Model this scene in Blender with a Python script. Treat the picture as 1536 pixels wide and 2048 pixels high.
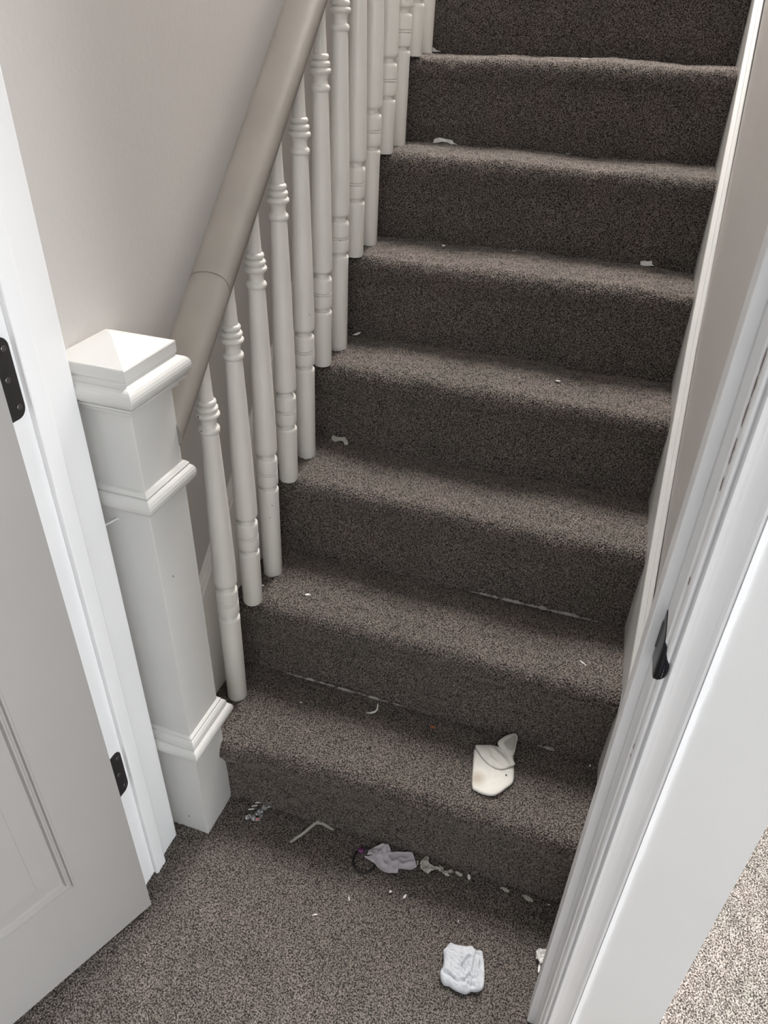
import bpy, bmesh, math, random
import numpy as np
from mathutils import Vector, Matrix, noise

# ------------------------------------------------------------------ scene, camera, light
for o in list(bpy.data.objects):
    bpy.data.objects.remove(o, do_unlink=True)
scene = bpy.context.scene
C = scene.collection
scene.view_settings.view_transform = 'Standard'
scene.view_settings.look = 'None'
scene.view_settings.gamma = 1.0
scene.view_settings.use_curve_mapping = False
scene.view_settings.exposure = 0.0

F_PX = 1466.3
cam_d = bpy.data.cameras.new('camera')
cam = bpy.data.objects.new('camera', cam_d)
C.objects.link(cam)
cam_d.sensor_fit = 'VERTICAL'
cam_d.sensor_height = 36.0
cam_d.lens = F_PX / 2048 * 36.0
cam_d.clip_start = 0.02
cam.matrix_world = Matrix(((0.9441, -0.2053, 0.2580, 0.6247),
                           (0.3286, 0.5233, -0.7862, -0.8277),
                           (0.0264, 0.8270, 0.5615, 1.4098),
                           (0, 0, 0, 1)))
scene.camera = cam

world = bpy.data.worlds.new('world')
scene.world = world
world.use_nodes = True
world.node_tree.nodes['Background'].inputs[0].default_value = (0.80, 0.88, 1.0, 1)
world.node_tree.nodes['Background'].inputs[1].default_value = 1.0


def area(name, loc, target, sx, sy, power, col):
    d = bpy.data.lights.new(name, 'AREA')
    d.shape = 'RECTANGLE'
    d.size, d.size_y = sx, sy
    d.energy = power
    d.color = col
    o = bpy.data.objects.new(name, d)
    C.objects.link(o)
    o.location = loc
    o.rotation_euler = (Vector(target) - Vector(loc)).to_track_quat('-Z', 'Y').to_euler()
    return o


area('landing_skylight', (0.35, 2.45, 4.7), (0.35, 1.5, 0.6), 0.74, 1.5, 225, (1.0, 0.97, 0.93))
area('side_room_window_light', (3.05, -0.05, 1.35), (0.4, -0.2, 0.4), 2.6, 1.5, 195, (0.94, 0.97, 1.0))
area('hall_window_light', (1.0, -2.45, 1.7), (0.6, -0.2, 0.9), 1.3, 1.3, 8.5, (0.94, 0.97, 1.0))

# low sun through the side room's window, onto that room's carpet
sd = bpy.data.lights.new('sun', 'SUN')
sd.energy = 18.0; sd.angle = math.radians(3); sd.color = (1.0, 0.94, 0.93)
sun = bpy.data.objects.new('sun', sd); C.objects.link(sun)
sun.location = (6, 2, 4)
sun.rotation_euler = Vector((-1.0, -0.28, -0.80)).to_track_quat('-Z', 'Y').to_euler()

# ------------------------------------------------------------------ measures
R = 0.19            # rise
G = 0.19588         # going
W = 0.7446          # carpet's right edge
NSTEP = 13
Y0 = 0.105          # first baluster


def tag(o, label=None, cat=None, group=None, kind=None):
    if label: o['label'] = label
    if cat: o['category'] = cat
    if group: o['group'] = group
    if kind: o['kind'] = kind
    return o


# ------------------------------------------------------------------ materials
def new_mat(name):
    m = bpy.data.materials.new(name)
    m.use_nodes = True
    nt = m.node_tree
    return m, nt, nt.nodes['Principled BSDF']


def paint(name, col, rough=0.4, var=0.04, bump=0.15, scale=9.0, spec=0.5):
    m, nt, p = new_mat(name)
    N, L = nt.nodes, nt.links
    tc = N.new('ShaderNodeTexCoord')
    n1 = N.new('ShaderNodeTexNoise'); n1.inputs['Scale'].default_value = scale
    n1.inputs['Detail'].default_value = 4
    L.new(tc.outputs['Object'], n1.inputs['Vector'])
    r = N.new('ShaderNodeValToRGB')
    r.color_ramp.elements[0].position = 0.3
    r.color_ramp.elements[1].position = 0.7
    r.color_ramp.elements[0].color = tuple(c * (1 - var) for c in col) + (1,)
    r.color_ramp.elements[1].color = tuple(min(1, c * (1 + var)) for c in col) + (1,)
    L.new(n1.outputs['Fac'], r.inputs['Fac'])
    L.new(r.outputs['Color'], p.inputs['Base Color'])
    n2 = N.new('ShaderNodeTexNoise'); n2.inputs['Scale'].default_value = 120
    n2.inputs['Detail'].default_value = 3
    L.new(tc.outputs['Object'], n2.inputs['Vector'])
    b = N.new('ShaderNodeBump'); b.inputs['Strength'].default_value = bump
    b.inputs['Distance'].default_value = 0.001
    L.new(n2.outputs['Fac'], b.inputs['Height'])
    L.new(b.outputs['Normal'], p.inputs['Normal'])
    p.inputs['Roughness'].default_value = rough
    p.inputs['Specular IOR Level'].default_value = spec
    return m


def flat(name, col, rough=0.6, metal=0.0):
    m, nt, p = new_mat(name)
    N, L = nt.nodes, nt.links
    tc = N.new('ShaderNodeTexCoord')
    n1 = N.new('ShaderNodeTexNoise'); n1.inputs['Scale'].default_value = 60
    L.new(tc.outputs['Object'], n1.inputs['Vector'])
    mx = N.new('ShaderNodeMixRGB')
    mx.inputs[1].default_value = tuple(c * 0.88 for c in col) + (1,)
    mx.inputs[2].default_value = tuple(min(1, c * 1.1) for c in col) + (1,)
    L.new(n1.outputs['Fac'], mx.inputs[0])
    L.new(mx.outputs[0], p.inputs['Base Color'])
    p.inputs['Roughness'].default_value = rough
    p.inputs['Metallic'].default_value = metal
    return m


def carpet_mat(name):
    m, nt, p = new_mat(name)
    N, L = nt.nodes, nt.links
    tc = N.new('ShaderNodeTexCoord')
    fl = N.new('ShaderNodeTexNoise'); fl.inputs['Scale'].default_value = 370
    fl.inputs['Detail'].default_value = 2
    L.new(tc.outputs['Object'], fl.inputs['Vector'])
    r = N.new('ShaderNodeValToRGB')
    e = r.color_ramp.elements
    e[0].position = 0.40; e[0].color = (0.025, 0.0218, 0.0202, 1)
    e[1].position = 0.62; e[1].color = (0.228, 0.202, 0.186, 1)
    L.new(fl.outputs['Fac'], r.inputs['Fac'])
    # broad colour drift of the yarn: warmer and cooler patches
    bl = N.new('ShaderNodeTexNoise'); bl.inputs['Scale'].default_value = 11
    bl.inputs['Detail'].default_value = 3
    L.new(tc.outputs['Object'], bl.inputs['Vector'])
    r2 = N.new('ShaderNodeValToRGB')
    r2.color_ramp.elements[0].position = 0.35; r2.color_ramp.elements[0].color = (0.90, 0.905, 0.875, 1)
    r2.color_ramp.elements[1].position = 0.68; r2.color_ramp.elements[1].color = (1.05, 1.0, 0.99, 1)
    L.new(bl.outputs['Fac'], r2.inputs['Fac'])
    mx = N.new('ShaderNodeMixRGB'); mx.blend_type = 'MULTIPLY'; mx.inputs[0].default_value = 1
    L.new(r.outputs['Color'], mx.inputs[1]); L.new(r2.outputs['Color'], mx.inputs[2])
    L.new(mx.outputs[0], p.inputs['Base Color'])
    b = N.new('ShaderNodeBump'); b.inputs['Strength'].default_value = 0.5
    b.inputs['Distance'].default_value = 0.0015
    f2 = N.new('ShaderNodeTexNoise'); f2.inputs['Scale'].default_value = 700
    L.new(tc.outputs['Object'], f2.inputs['Vector'])
    L.new(f2.outputs['Fac'], b.inputs['Height']); L.new(b.outputs['Normal'], p.inputs['Normal'])
    p.inputs['Roughness'].default_value = 0.95
    p.inputs['Specular IOR Level'].default_value = 0.1
    p.inputs['Sheen Weight'].default_value = 0.45
    p.inputs['Sheen Tint'].default_value = (1.0, 0.93, 0.87, 1)
    p.inputs['Sheen Roughness'].default_value = 0.35
    return m


M = {}
M['carpet'] = carpet_mat('heathered_carpet')
M['wall'] = paint('wall_paint', (0.59, 0.565, 0.545), 0.75, 0.02, 0.25, 3.0, 0.2)
M['ceil'] = paint('ceiling_paint', (0.72, 0.71, 0.69), 0.9, 0.02, 0.1, 3.0, 0.2)
M['trim'] = paint('white_gloss', (0.84, 0.84, 0.85), 0.32, 0.02, 0.08)
M['wall_end'] = paint('wall_end_paint', (0.69, 0.685, 0.685), 0.5, 0.015, 0.1, 5.0, 0.3)
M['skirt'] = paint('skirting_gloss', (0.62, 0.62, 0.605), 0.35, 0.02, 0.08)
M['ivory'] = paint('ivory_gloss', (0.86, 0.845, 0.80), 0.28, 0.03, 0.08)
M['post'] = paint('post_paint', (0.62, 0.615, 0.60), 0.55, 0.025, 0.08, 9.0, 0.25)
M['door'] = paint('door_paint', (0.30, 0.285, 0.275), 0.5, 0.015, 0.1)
M['rail'] = paint('rail_paint', (0.25, 0.228, 0.205), 0.45, 0.07, 0.08, 14)
M['metal'] = flat('dark_metal', (0.055, 0.05, 0.05), 0.42, 0.7)
M['screw'] = flat('screw_metal', (0.16, 0.15, 0.15), 0.35, 0.9)
M['plate'] = flat('strike_metal', (0.012, 0.013, 0.020), 0.3, 0.5)
M['sock'] = flat('sock_cotton', (0.68, 0.665, 0.62), 0.95)
M['sock_in'] = flat('sock_rib', (0.46, 0.44, 0.41), 0.95)
nt = M['sock'].node_tree
tc = nt.nodes.new('ShaderNodeTexCoord'); mp = nt.nodes.new('ShaderNodeMapping')
mp.inputs['Location'].default_value = (1.1, 1.9, -0.45); mp.inputs['Scale'].default_value = (50, 50, 50)
gr = nt.nodes.new('ShaderNodeTexGradient'); gr.gradient_type = 'SPHERICAL'
mxs = nt.nodes.new('ShaderNodeMixRGB'); mxs.inputs[2].default_value = (0.46, 0.40, 0.335, 1)
ml = nt.nodes.new('ShaderNodeMath'); ml.operation = 'MULTIPLY'; ml.inputs[1].default_value = 1.3; ml.use_clamp = True
pb = nt.nodes['Principled BSDF']; old = pb.inputs['Base Color'].links[0].from_socket
nt.links.new(tc.outputs['Object'], mp.inputs[0]); nt.links.new(mp.outputs[0], gr.inputs[0]); nt.links.new(gr.outputs['Fac'], ml.inputs[0])
nt.links.new(ml.outputs[0], mxs.inputs[0]); nt.links.new(old, mxs.inputs[1]); nt.links.new(mxs.outputs[0], pb.inputs['Base Color'])
M['tissue'] = flat('tissue_paper', (0.56, 0.58, 0.62), 0.9)
M['paper'] = flat('grey_paper', (0.50, 0.475, 0.51), 0.8)
M['scrap'] = flat('scrap_paper', (0.48, 0.46, 0.42), 0.9)
M['scrap_w'] = flat('white_scrap', (0.78, 0.77, 0.75), 0.9)
M['black'] = flat('black_elastic', (0.008, 0.008, 0.009), 0.6)
M['bead'] = flat('purple_bead', (0.11, 0.02, 0.09), 0.4)
M['foil'] = flat('silver_foil', (0.45, 0.45, 0.46), 0.3, 0.8)
M['pink'] = flat('pink_print', (0.70, 0.33, 0.34), 0.5)
M['dark'] = flat('dark_print', (0.02, 0.02, 0.02), 0.5)
M['orange'] = flat('orange_crumb', (0.42, 0.13, 0.05), 0.8)
M['chip'] = flat('bare_wood_chip', (0.22, 0.17, 0.155), 0.8)
M['lint'] = flat('white_lint', (0.54, 0.515, 0.485), 0.95)
m, nt, p = new_mat('window_glass')
tr = nt.nodes.new('ShaderNodeBsdfTransparent'); tr.inputs[0].default_value = (0.95, 0.98, 0.97, 1)
gl = nt.nodes.new('ShaderNodeBsdfGlossy'); gl.inputs['Roughness'].default_value = 0.02
fz = nt.nodes.new('ShaderNodeFresnel'); fz.inputs[0].default_value = 1.3
mx = nt.nodes.new('ShaderNodeMixShader')
nt.links.new(fz.outputs[0], mx.inputs[0]); nt.links.new(tr.outputs[0], mx.inputs[1]); nt.links.new(gl.outputs[0], mx.inputs[2])
nt.links.new(mx.outputs[0], nt.nodes['Material Output'].inputs['Surface'])
M['glass'] = m


# ------------------------------------------------------------------ mesh helpers
def link(name, me, mat, parent=None, smooth=False):
    o = bpy.data.objects.new(name, me)
    C.objects.link(o)
    if mat is not None:
        me.materials.append(mat)
    if parent is not None:
        o.parent = parent
    if smooth:
        me.polygons.foreach_set('use_smooth', [True] * len(me.polygons))
    return o


def obj_bm(name, bm, mat, parent=None, smooth=False, bevel=0.0, seg=2, auto=False):
    bmesh.ops.recalc_face_normals(bm, faces=bm.faces)
    me = bpy.data.meshes.new(name)
    bm.to_mesh(me); bm.free()
    o = link(name, me, mat, parent, smooth)
    if bevel > 0:
        md = o.modifiers.new('bevel', 'BEVEL')
        md.width = bevel; md.segments = seg; md.limit_method = 'ANGLE'
        md.angle_limit = math.radians(35)
        md.harden_normals = False
    return o


def empty(name, loc=(0, 0, 0), rot=(0, 0, 0)):
    o = bpy.data.objects.new(name, None)
    C.objects.link(o)
    o.location = loc; o.rotation_euler = rot
    o.empty_display_size = 0.05
    return o


def add_box(bm, a, b):
    vs = [bm.verts.new((x, y, z)) for x in (a[0], b[0]) for y in (a[1], b[1]) for z in (a[2], b[2])]
    for f in ((0, 1, 3, 2), (4, 6, 7, 5), (0, 4, 5, 1), (2, 3, 7, 6), (0, 2, 6, 4), (1, 5, 7, 3)):
        bm.faces.new([vs[i] for i in f])
    return vs


def box(name, a, b, mat, parent=None, bevel=0.0):
    bm = bmesh.new(); add_box(bm, a, b)
    return obj_bm(name, bm, mat, parent, False, bevel)


def add_extrude(bm, prof, path):
    """prof: list of 2-D points, path: function i -> list of 3-D points for station i (list of stations)"""
    rings = []
    for st in path:
        rings.append([bm.verts.new(st(p)) for p in prof])
    n = len(prof)
    for i in range(len(rings) - 1):
        for j in range(n):
            k = (j + 1) % n
            bm.faces.new((rings[i][j], rings[i][k], rings[i + 1][k], rings[i + 1][j]))
    bm.faces.new(rings[0]); bm.faces.new(rings[-1])


def add_lathe(bm, prof, n=40, c=(0, 0)):
    rings = []
    for r, z in prof:
        rings.append([bm.verts.new((c[0] + r * math.cos(2 * math.pi * i / n), c[1] + r * math.sin(2 * math.pi * i / n), z)) for i in range(n)])
    for a, b in zip(rings, rings[1:]):
        for i in range(n):
            j = (i + 1) % n
            bm.faces.new((a[i], a[j], b[j], b[i]))
    bm.faces.new(list(reversed(rings[0]))); bm.faces.new(rings[-1])


def add_square_stack(bm, prof, c):
    """stack of mitred square rings: prof = [(half width, z)]"""
    rings = []
    for a, z in prof:
        rings.append([bm.verts.new((c[0] + sx * a, c[1] + sy * a, z)) for sx, sy in ((-1, -1), (1, -1), (1, 1), (-1, 1))])
    for p, q in zip(rings, rings[1:]):
        for i in range(4):
            j = (i + 1) % 4
            bm.faces.new((p[i], p[j], q[j], q[i]))
    bm.faces.new(list(reversed(rings[0]))); bm.faces.new(rings[-1])


# ------------------------------------------------------------------ carpet pile: real height field
rng = np.random.default_rng(7)


def pile(nv, nu, d, wl=0.0048, amp=0.0014):
    """worm-like yarn curls, metres, on a grid of spacing d"""
    w = rng.standard_normal((nv, nu)).astype(np.float32)
    fy = np.fft.fftfreq(nv, d)[:, None]; fx = np.fft.rfftfreq(nu, d)[None, :]
    fr = np.sqrt(fx * fx + fy * fy); f0 = 1 / wl
    band = np.exp(-((fr - f0) / (0.33 * f0)) ** 2)
    a = np.fft.irfft2(np.fft.rfft2(w) * band, s=(nv, nu))
    a /= a.std()
    w2 = rng.standard_normal((nv, nu)).astype(np.float32)
    low = np.exp(-(fr * 0.03) ** 2)
    b = np.fft.irfft2(np.fft.rfft2(w2) * low, s=(nv, nu)); b /= b.std()
    w3 = rng.standard_normal((nv, nu)).astype(np.float32)
    fine = np.exp(-((fr - 2 * f0) / (0.5 * f0)) ** 2)
    c = np.fft.irfft2(np.fft.rfft2(w3) * fine, s=(nv, nu)); c /= c.std()
    return (np.tanh(a * 0.9) * amp + 0.00035 * c + 0.0009 * b).astype(np.float32)


def grid_mesh(name, P, mat, parent=None, keep=None):
    nv, nu, _ = P.shape
    me = bpy.data.meshes.new(name)
    idx = np.arange(nv * nu, dtype=np.int32).reshape(nv, nu)
    q = np.stack([idx[:-1, :-1], idx[:-1, 1:], idx[1:, 1:], idx[1:, :-1]], -1)
    if keep is not None:
        q = q[keep[:-1, :-1]]
    q = q.reshape(-1, 4)
    used = np.unique(q)
    remap = np.zeros(nv * nu, dtype=np.int32); remap[used] = np.arange(len(used))
    q = remap[q]
    co = P.reshape(-1, 3)[used].astype(np.float32)
    me.vertices.add(len(co)); me.vertices.foreach_set('co', co.ravel())
    me.loops.add(q.size); me.loops.foreach_set('vertex_index', q.ravel())
    me.polygons.add(len(q))
    me.polygons.foreach_set('loop_start', np.arange(0, q.size, 4, dtype=np.int32))
    me.polygons.foreach_set('use_smooth', np.ones(len(q), dtype=bool))
    me.update(calc_edges=True)
    return link(name, me, mat, parent)


def step_profile(k, d):
    """(y, z, ny, nz, on_tread) along riser k, nosing and tread k"""
    y0 = (k - 1) * G; z0 = (k - 1) * R; z1 = k * R
    pts = []
    r = 0.029
    cy, cz = y0 + 0.023, z1 - r
    a0 = math.radians(205)
    # riser (slightly leaning to meet the underside of the nosing)
    sy, sz = cy + r * math.cos(a0), cz + r * math.sin(a0)
    ctl = [(y0 + 0.002, z0 - 0.006), (y0 + 0.003, z0 + 0.02), (y0 + 0.004, z0 + 0.09), (y0 + 0.003, z1 - 0.068), (y0 + 0.0005, z1 - 0.052), (sy, sz)]
    pts += ctl
    for i in range(1, 13):
        a = a0 - (a0 - math.pi / 2) * i / 12
        pts.append((cy + r * math.cos(a), cz + r * math.sin(a)))
    ri = len(pts) - 1
    L0 = y0 + G
    pts += [(cy + 0.05, z1 + 0.0015), (cy + 0.11, z1 + 0.001), (L0 - 0.02, z1), (L0 + 0.006, z1 - 0.001)]
    # resample
    P = np.array(pts); seg = np.linalg.norm(np.diff(P, axis=0), axis=1); s = np.r_[0, np.cumsum(seg)]
    n = max(8, int(s[-1] / d))
    t = np.linspace(0, s[-1], n + 1)
    y = np.interp(t, s, P[:, 0]); z = np.interp(t, s, P[:, 1])
    ty = np.gradient(y); tz = np.gradient(z); l = np.hypot(ty, tz)
    ny, nz = -tz / l, ty / l
    split = s[5]
    return y, z, ny, nz, t >= split


# ------------------------------------------------------------------ floor
d = 0.0015
x = np.arange(-0.36, 1.50, d); y = np.arange(-0.62, 0.52, d)
X, Y = np.meshgrid(x, y)
H = pile(len(y), len(x), d)
P = np.stack([X, Y, H], -1)
under = (X > -0.03) & (X < 0.80) & (Y > 0.03)
under |= (X < -0.12) & (Y > -0.15)
floor = grid_mesh('floor', P, M['carpet'], keep=~under)
tag(floor, 'brown grey heathered carpet on the floor of the hall', kind='structure')
# the rest of the fitted carpet, outside the close view, joined to the same floor
x0, x1, y0_, y1 = x[0], x[-1], y[0], y[-1]
bm = bmesh.new()
bm.from_mesh(floor.data)
for (ax, ay, bx, by) in ((-1.3, -2.6, 3.2, y0_), (-1.3, y0_, x0, -0.23), (x1, y0_, 3.2, 2.2), (0.85, y1, x1, 2.2)):
    vs = [bm.verts.new(v) for v in ((ax, ay, 0), (bx, ay, 0), (bx, by, 0), (ax, by, 0))]
    bm.faces.new(vs)
bm.to_mesh(floor.data); bm.free()
del X, Y, H, P

# ------------------------------------------------------------------ room shell
def prism(name, poly, z0, z1, mat, parent=None, bevel=0.0):
    bm = bmesh.new()
    lo = [bm.verts.new((px, py, z0)) for px, py in poly]
    hi = [bm.verts.new((px, py, z1)) for px, py in poly]
    n = len(poly)
    for i in range(n):
        j = (i + 1) % n
        bm.faces.new((lo[i], lo[j], hi[j], hi[i]))
    bm.faces.new(lo); bm.faces.new(hi)
    return obj_bm(name, bm, mat, parent, False, bevel)


ZT = 4.9
wl = prism('wall_left', [(-0.064, -0.18), (-0.064, 3.5), (-0.17, 3.5), (-0.17, -0.18)], -0.01, ZT, M['wall'])
tag(wl, 'light grey wall running up beside the stairs behind the balusters', kind='structure')
wr = prism('wall_right', [(0.79, -0.27), (0.786, 0.0), (0.7775, 0.33), (0.772, 0.46), (0.766, 0.72), (0.7661, 1.3), (0.7661, 3.5), (0.8655, 3.5), (0.8655, -0.27)],
           -0.01, ZT, M['wall'])
tag(wr, 'grey painted wall on the right of the stairs', kind='structure')
wf = bmesh.new()
add_box(wf, (-1.3, -0.262, -0.01), (-0.055, -0.18, 2.6))
add_box(wf, (-0.055, -0.262, 2.03), (0.735, -0.18, 2.6))
wfo = obj_bm('wall_front', wf, M['wall'])
tag(wfo, 'wall around the doorway in front of the stairs', kind='structure')
we = box('wall_end', (0.755, -0.281, -0.01), (0.8655, -0.2695, 2.45), M['wall_end'])
tag(we, 'white painted end face of the wall right of the door frame', kind='structure')
bm = bmesh.new()
add_box(bm, (-1.3, -2.7, -0.01), (3.2, -2.6, 0.85)); add_box(bm, (-1.3, -2.7, 2.2), (3.2, -2.6, 2.5))
add_box(bm, (-1.3, -2.7, 0.85), (0.3, -2.6, 2.2)); add_box(bm, (1.7, -2.7, 0.85), (3.2, -2.6, 2.2))
tag(obj_bm('wall_back', bm, M['wall']), 'wall at the back of the hall with a window', kind='structure')
bm = bmesh.new()
add_box(bm, (3.2, -2.6, -0.01), (3.3, 2.2, 0.55)); add_box(bm, (3.2, -2.6, 2.15), (3.3, 2.2, 2.5))
add_box(bm, (3.2, -2.6, 0.55), (3.3, -1.4, 2.15)); add_box(bm, (3.2, 1.35, 0.55), (3.3, 2.2, 2.15))
tag(obj_bm('wall_east', bm, M['wall']), 'far wall of the bright side room with its window', kind='structure')
tag(box('wall_north', (0.8655, 2.2, -0.01), (3.2, 2.3, 2.5), M['wall']), 'end wall of the side room', kind='structure')
tag(box('wall_west', (-1.4, -2.6, -0.01), (-1.3, -0.18, 2.5), M['wall']), 'far left wall of the hall', kind='structure')
bm = bmesh.new()
add_box(bm, (-1.3, -2.6, 2.45), (3.2, -0.262, 2.5)); add_box(bm, (0.8655, -0.262, 2.45), (3.2, 2.2, 2.5))
add_box(bm, (-0.064, -0.18, ZT), (0.7661, 3.5, ZT + 0.05))
tag(obj_bm('ceiling', bm, M['ceil']), 'white ceiling above the hall and stairs', kind='structure')
tag(box('wall_landing', (-0.064, 3.4, 2.4), (0.7661, 3.5, ZT), M['wall']), 'wall at the top of the stairs', kind='structure')


def window(name, a, b, axis, label):
    w = empty(name, ((a[0] + b[0]) / 2, (a[1] + b[1]) / 2, a[2]))
    tag(w, label, kind='structure')
    bm = bmesh.new(); t = 0.05
    def bar(p, q):
        add_box(bm, [p[i] - w.location[i] for i in range(3)], [q[i] - w.location[i] for i in range(3)])
    u = 1 - axis
    def mk(u0, z0, u1, z1):
        p = [0, 0, z0]; q = [0, 0, z1]
        p[u], q[u] = u0, u1; p[axis], q[axis] = a[axis], b[axis]
        bar(p, q)
    mk(a[u], a[2], b[u], a[2] + t); mk(a[u], b[2] - t, b[u], b[2])
    mk(a[u], a[2] + t, a[u] + t, b[2] - t); mk(b[u] - t, a[2] + t, b[u], b[2] - t)
    mk((a[u] + b[u]) / 2 - t / 2, a[2] + t, (a[u] + b[u]) / 2 + t / 2, b[2] - t)
    obj_bm('window_frame', bm, M['trim'], w)
    p = [0, 0, a[2] + t]; q = [0, 0, b[2] - t]
    p[u], q[u] = a[u] + t, b[u] - t
    mid = (a[axis] + b[axis]) / 2
    p[axis], q[axis] = mid - 0.003, mid + 0.003
    bm = bmesh.new(); bar(p, q)
    obj_bm('pane', bm, M['glass'], w)


window('window_1', (3.215, -1.4, 0.55), (3.265, 1.35, 2.15), 0, 'window in the far wall of the bright side room')
window('window_2', (0.3, -2.67, 0.85), (1.7, -2.62, 2.2), 1, 'window in the back wall of the hall')

# ------------------------------------------------------------------ stair skirtings (sloping baseboards)
def xin(yy):
    return float(np.interp(yy, [-0.2, 0.0, 0.19, 0.44, 0.67, 1.26], [0.768, 0.766, 0.7615, 0.753, 0.7476, 0.7446]))


def sloped_board(name, ys, face_bot, face_top, ztop, zbot, prof, mat, label):
    bm = bmesh.new()
    rings = []
    for yy in ys:
        zt = ztop(yy); zb = zbot(yy)
        ring = [(face_bot(yy), zb)] + [(face_top(yy) + dx, zt + dz) for dx, dz in prof] + [(face_top(yy) + prof[-1][0], zb)]
        rings.append([bm.verts.new((px, yy, pz)) for px, pz in ring])
    n = len(rings[0])
    for a, b in zip(rings, rings[1:]):
        for i in range(n):
            j = (i + 1) % n
            bm.faces.new((a[i], a[j], b[j], b[i]))
    bm.faces.new(rings[0]); bm.faces.new(rings[-1])
    o = obj_bm(name, bm, mat)
    tag(o, label, kind='structure')
    return o


ysr = [-0.19 + i * 0.05 for i in range(60)]
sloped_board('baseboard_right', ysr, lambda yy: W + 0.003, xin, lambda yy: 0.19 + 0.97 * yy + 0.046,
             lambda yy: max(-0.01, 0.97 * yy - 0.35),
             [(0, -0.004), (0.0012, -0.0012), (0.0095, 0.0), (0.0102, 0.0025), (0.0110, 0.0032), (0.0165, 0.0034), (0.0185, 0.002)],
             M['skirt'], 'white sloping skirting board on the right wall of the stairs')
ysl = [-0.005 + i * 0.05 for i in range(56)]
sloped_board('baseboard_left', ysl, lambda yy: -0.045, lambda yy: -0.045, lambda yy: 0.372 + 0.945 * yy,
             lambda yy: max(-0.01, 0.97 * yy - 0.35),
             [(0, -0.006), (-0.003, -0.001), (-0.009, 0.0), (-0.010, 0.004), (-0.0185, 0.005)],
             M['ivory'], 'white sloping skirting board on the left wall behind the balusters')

# ------------------------------------------------------------------ door frame
def trim_box(name, a, b, mat, parent=None, bevel=0.0015):
    return box(name, a, b, mat, parent, bevel)


fl_ = empty('trim_1', (-0.04, -0.22, 0))
tag(fl_, 'white door frame left of the doorway with dark hinge plates', kind='structure')
def rel(o, parent):
    o.location = Vector(o.location) - parent.location
    return o
rel(trim_box('lining', (-0.056, -0.270, -0.004), (-0.030, -0.1835, 2.03), M['trim'], fl_), fl_)
rel(trim_box('door_stop', (-0.0305, -0.212, -0.004), (-0.0210, -0.1845, 2.02), M['trim'], fl_, 0.002), fl_)
rel(trim_box('rear_board', (-0.056, -0.1845, -0.004), (-0.0325, -0.127, 2.06), M['trim'], fl_, 0.0025), fl_)


def rounded_rect(a0, a1, z0, z1, r, n=6, round_left=True):
    pts = []
    for cx, cz, s in ((a1 - r, z0 + r, -90), (a1 - r, z1 - r, 0), (a0 + r, z1 - r, 90), (a0 + r, z0 + r, 180)):
        for i in range(n + 1):
            t = math.radians(s + 90 * i / n)
            pts.append((cx + r * math.cos(t), cz + r * math.sin(t)))
    return pts


def hinge(zc, label):
    bm = bmesh.new()
    prof = rounded_rect(-0.262, -0.2165, zc - 0.05, zc + 0.05, 0.013)
    a = [bm.verts.new((-0.0302, p[0], p[1])) for p in prof]
    b = [bm.verts.new((-0.0286, p[0], p[1])) for p in prof]
    n = len(prof)
    for i in range(n):
        j = (i + 1) % n
        bm.faces.new((a[i], a[j], b[j], b[i]))
    bm.faces.new(a); bm.faces.new(b)
    # knuckle
    h = obj_bm('hinge', bm, M['metal'], fl_, False, 0.0004)
    h['label'] = label
    rel(h, fl_)
    bm = bmesh.new()
    nk = 16
    rings = []
    for zz in (zc - 0.05, zc + 0.05):
        rings.append([bm.verts.new((-0.026 + 0.006 * math.cos(2 * math.pi * i / nk), -0.276 + 0.006 * math.sin(2 * math.pi * i / nk), zz)) for i in range(nk)])
    for i in range(nk):
        j = (i + 1) % nk
        bm.faces.new((rings[0][i], rings[0][j], rings[1][j], rings[1][i]))
    bm.faces.new(rings[0]); bm.faces.new(rings[1])
    obj_bm('knuckle', bm, M['metal'], h, True)
    for k, (sy, sz) in enumerate(((-0.2255, -0.036), (-0.2315, 0.0), (-0.2255, 0.036))):
        bm = bmesh.new()
        rg = []
        for xx, rr in ((-0.0288, 0.0042), (-0.0278, 0.0036), (-0.0276, 0.002), (-0.0281, 0.0008)):
            rg.append([bm.verts.new((xx, sy + rr * math.cos(2 * math.pi * i / 14), zc + sz + rr * math.sin(2 * math.pi * i / 14))) for i in range(14)])
        for p, q in zip(rg, rg[1:]):
            for i in range(14):
                bm.faces.new((p[i], p[(i + 1) % 14], q[(i + 1) % 14], q[i]))
        bm.faces.new(rg[0]); bm.faces.new(rg[-1])
        obj_bm('screw', bm, M['screw'], h, True)


hinge(0.332, 'lower dark hinge plate')
hinge(1.052, 'upper dark hinge plate')

fr = empty('trim_2', (0.72, -0.22, 0))
tag(fr, 'white door frame right of the doorway with dark strike plate', kind='structure')
rel(trim_box('lining', (0.722, -0.262, -0.004), (0.752, -0.186, 2.03), M['trim'], fr), fr)
rel(trim_box('door_stop', (0.710, -0.221, -0.004), (0.7225, -0.1895, 2.02), M['trim'], fr, 0.002), fr)
rel(trim_box('rear_board', (0.7225, -0.1865, -0.004), (0.760, -0.165, 2.06), M['trim'], fr, 0.002), fr)

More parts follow.
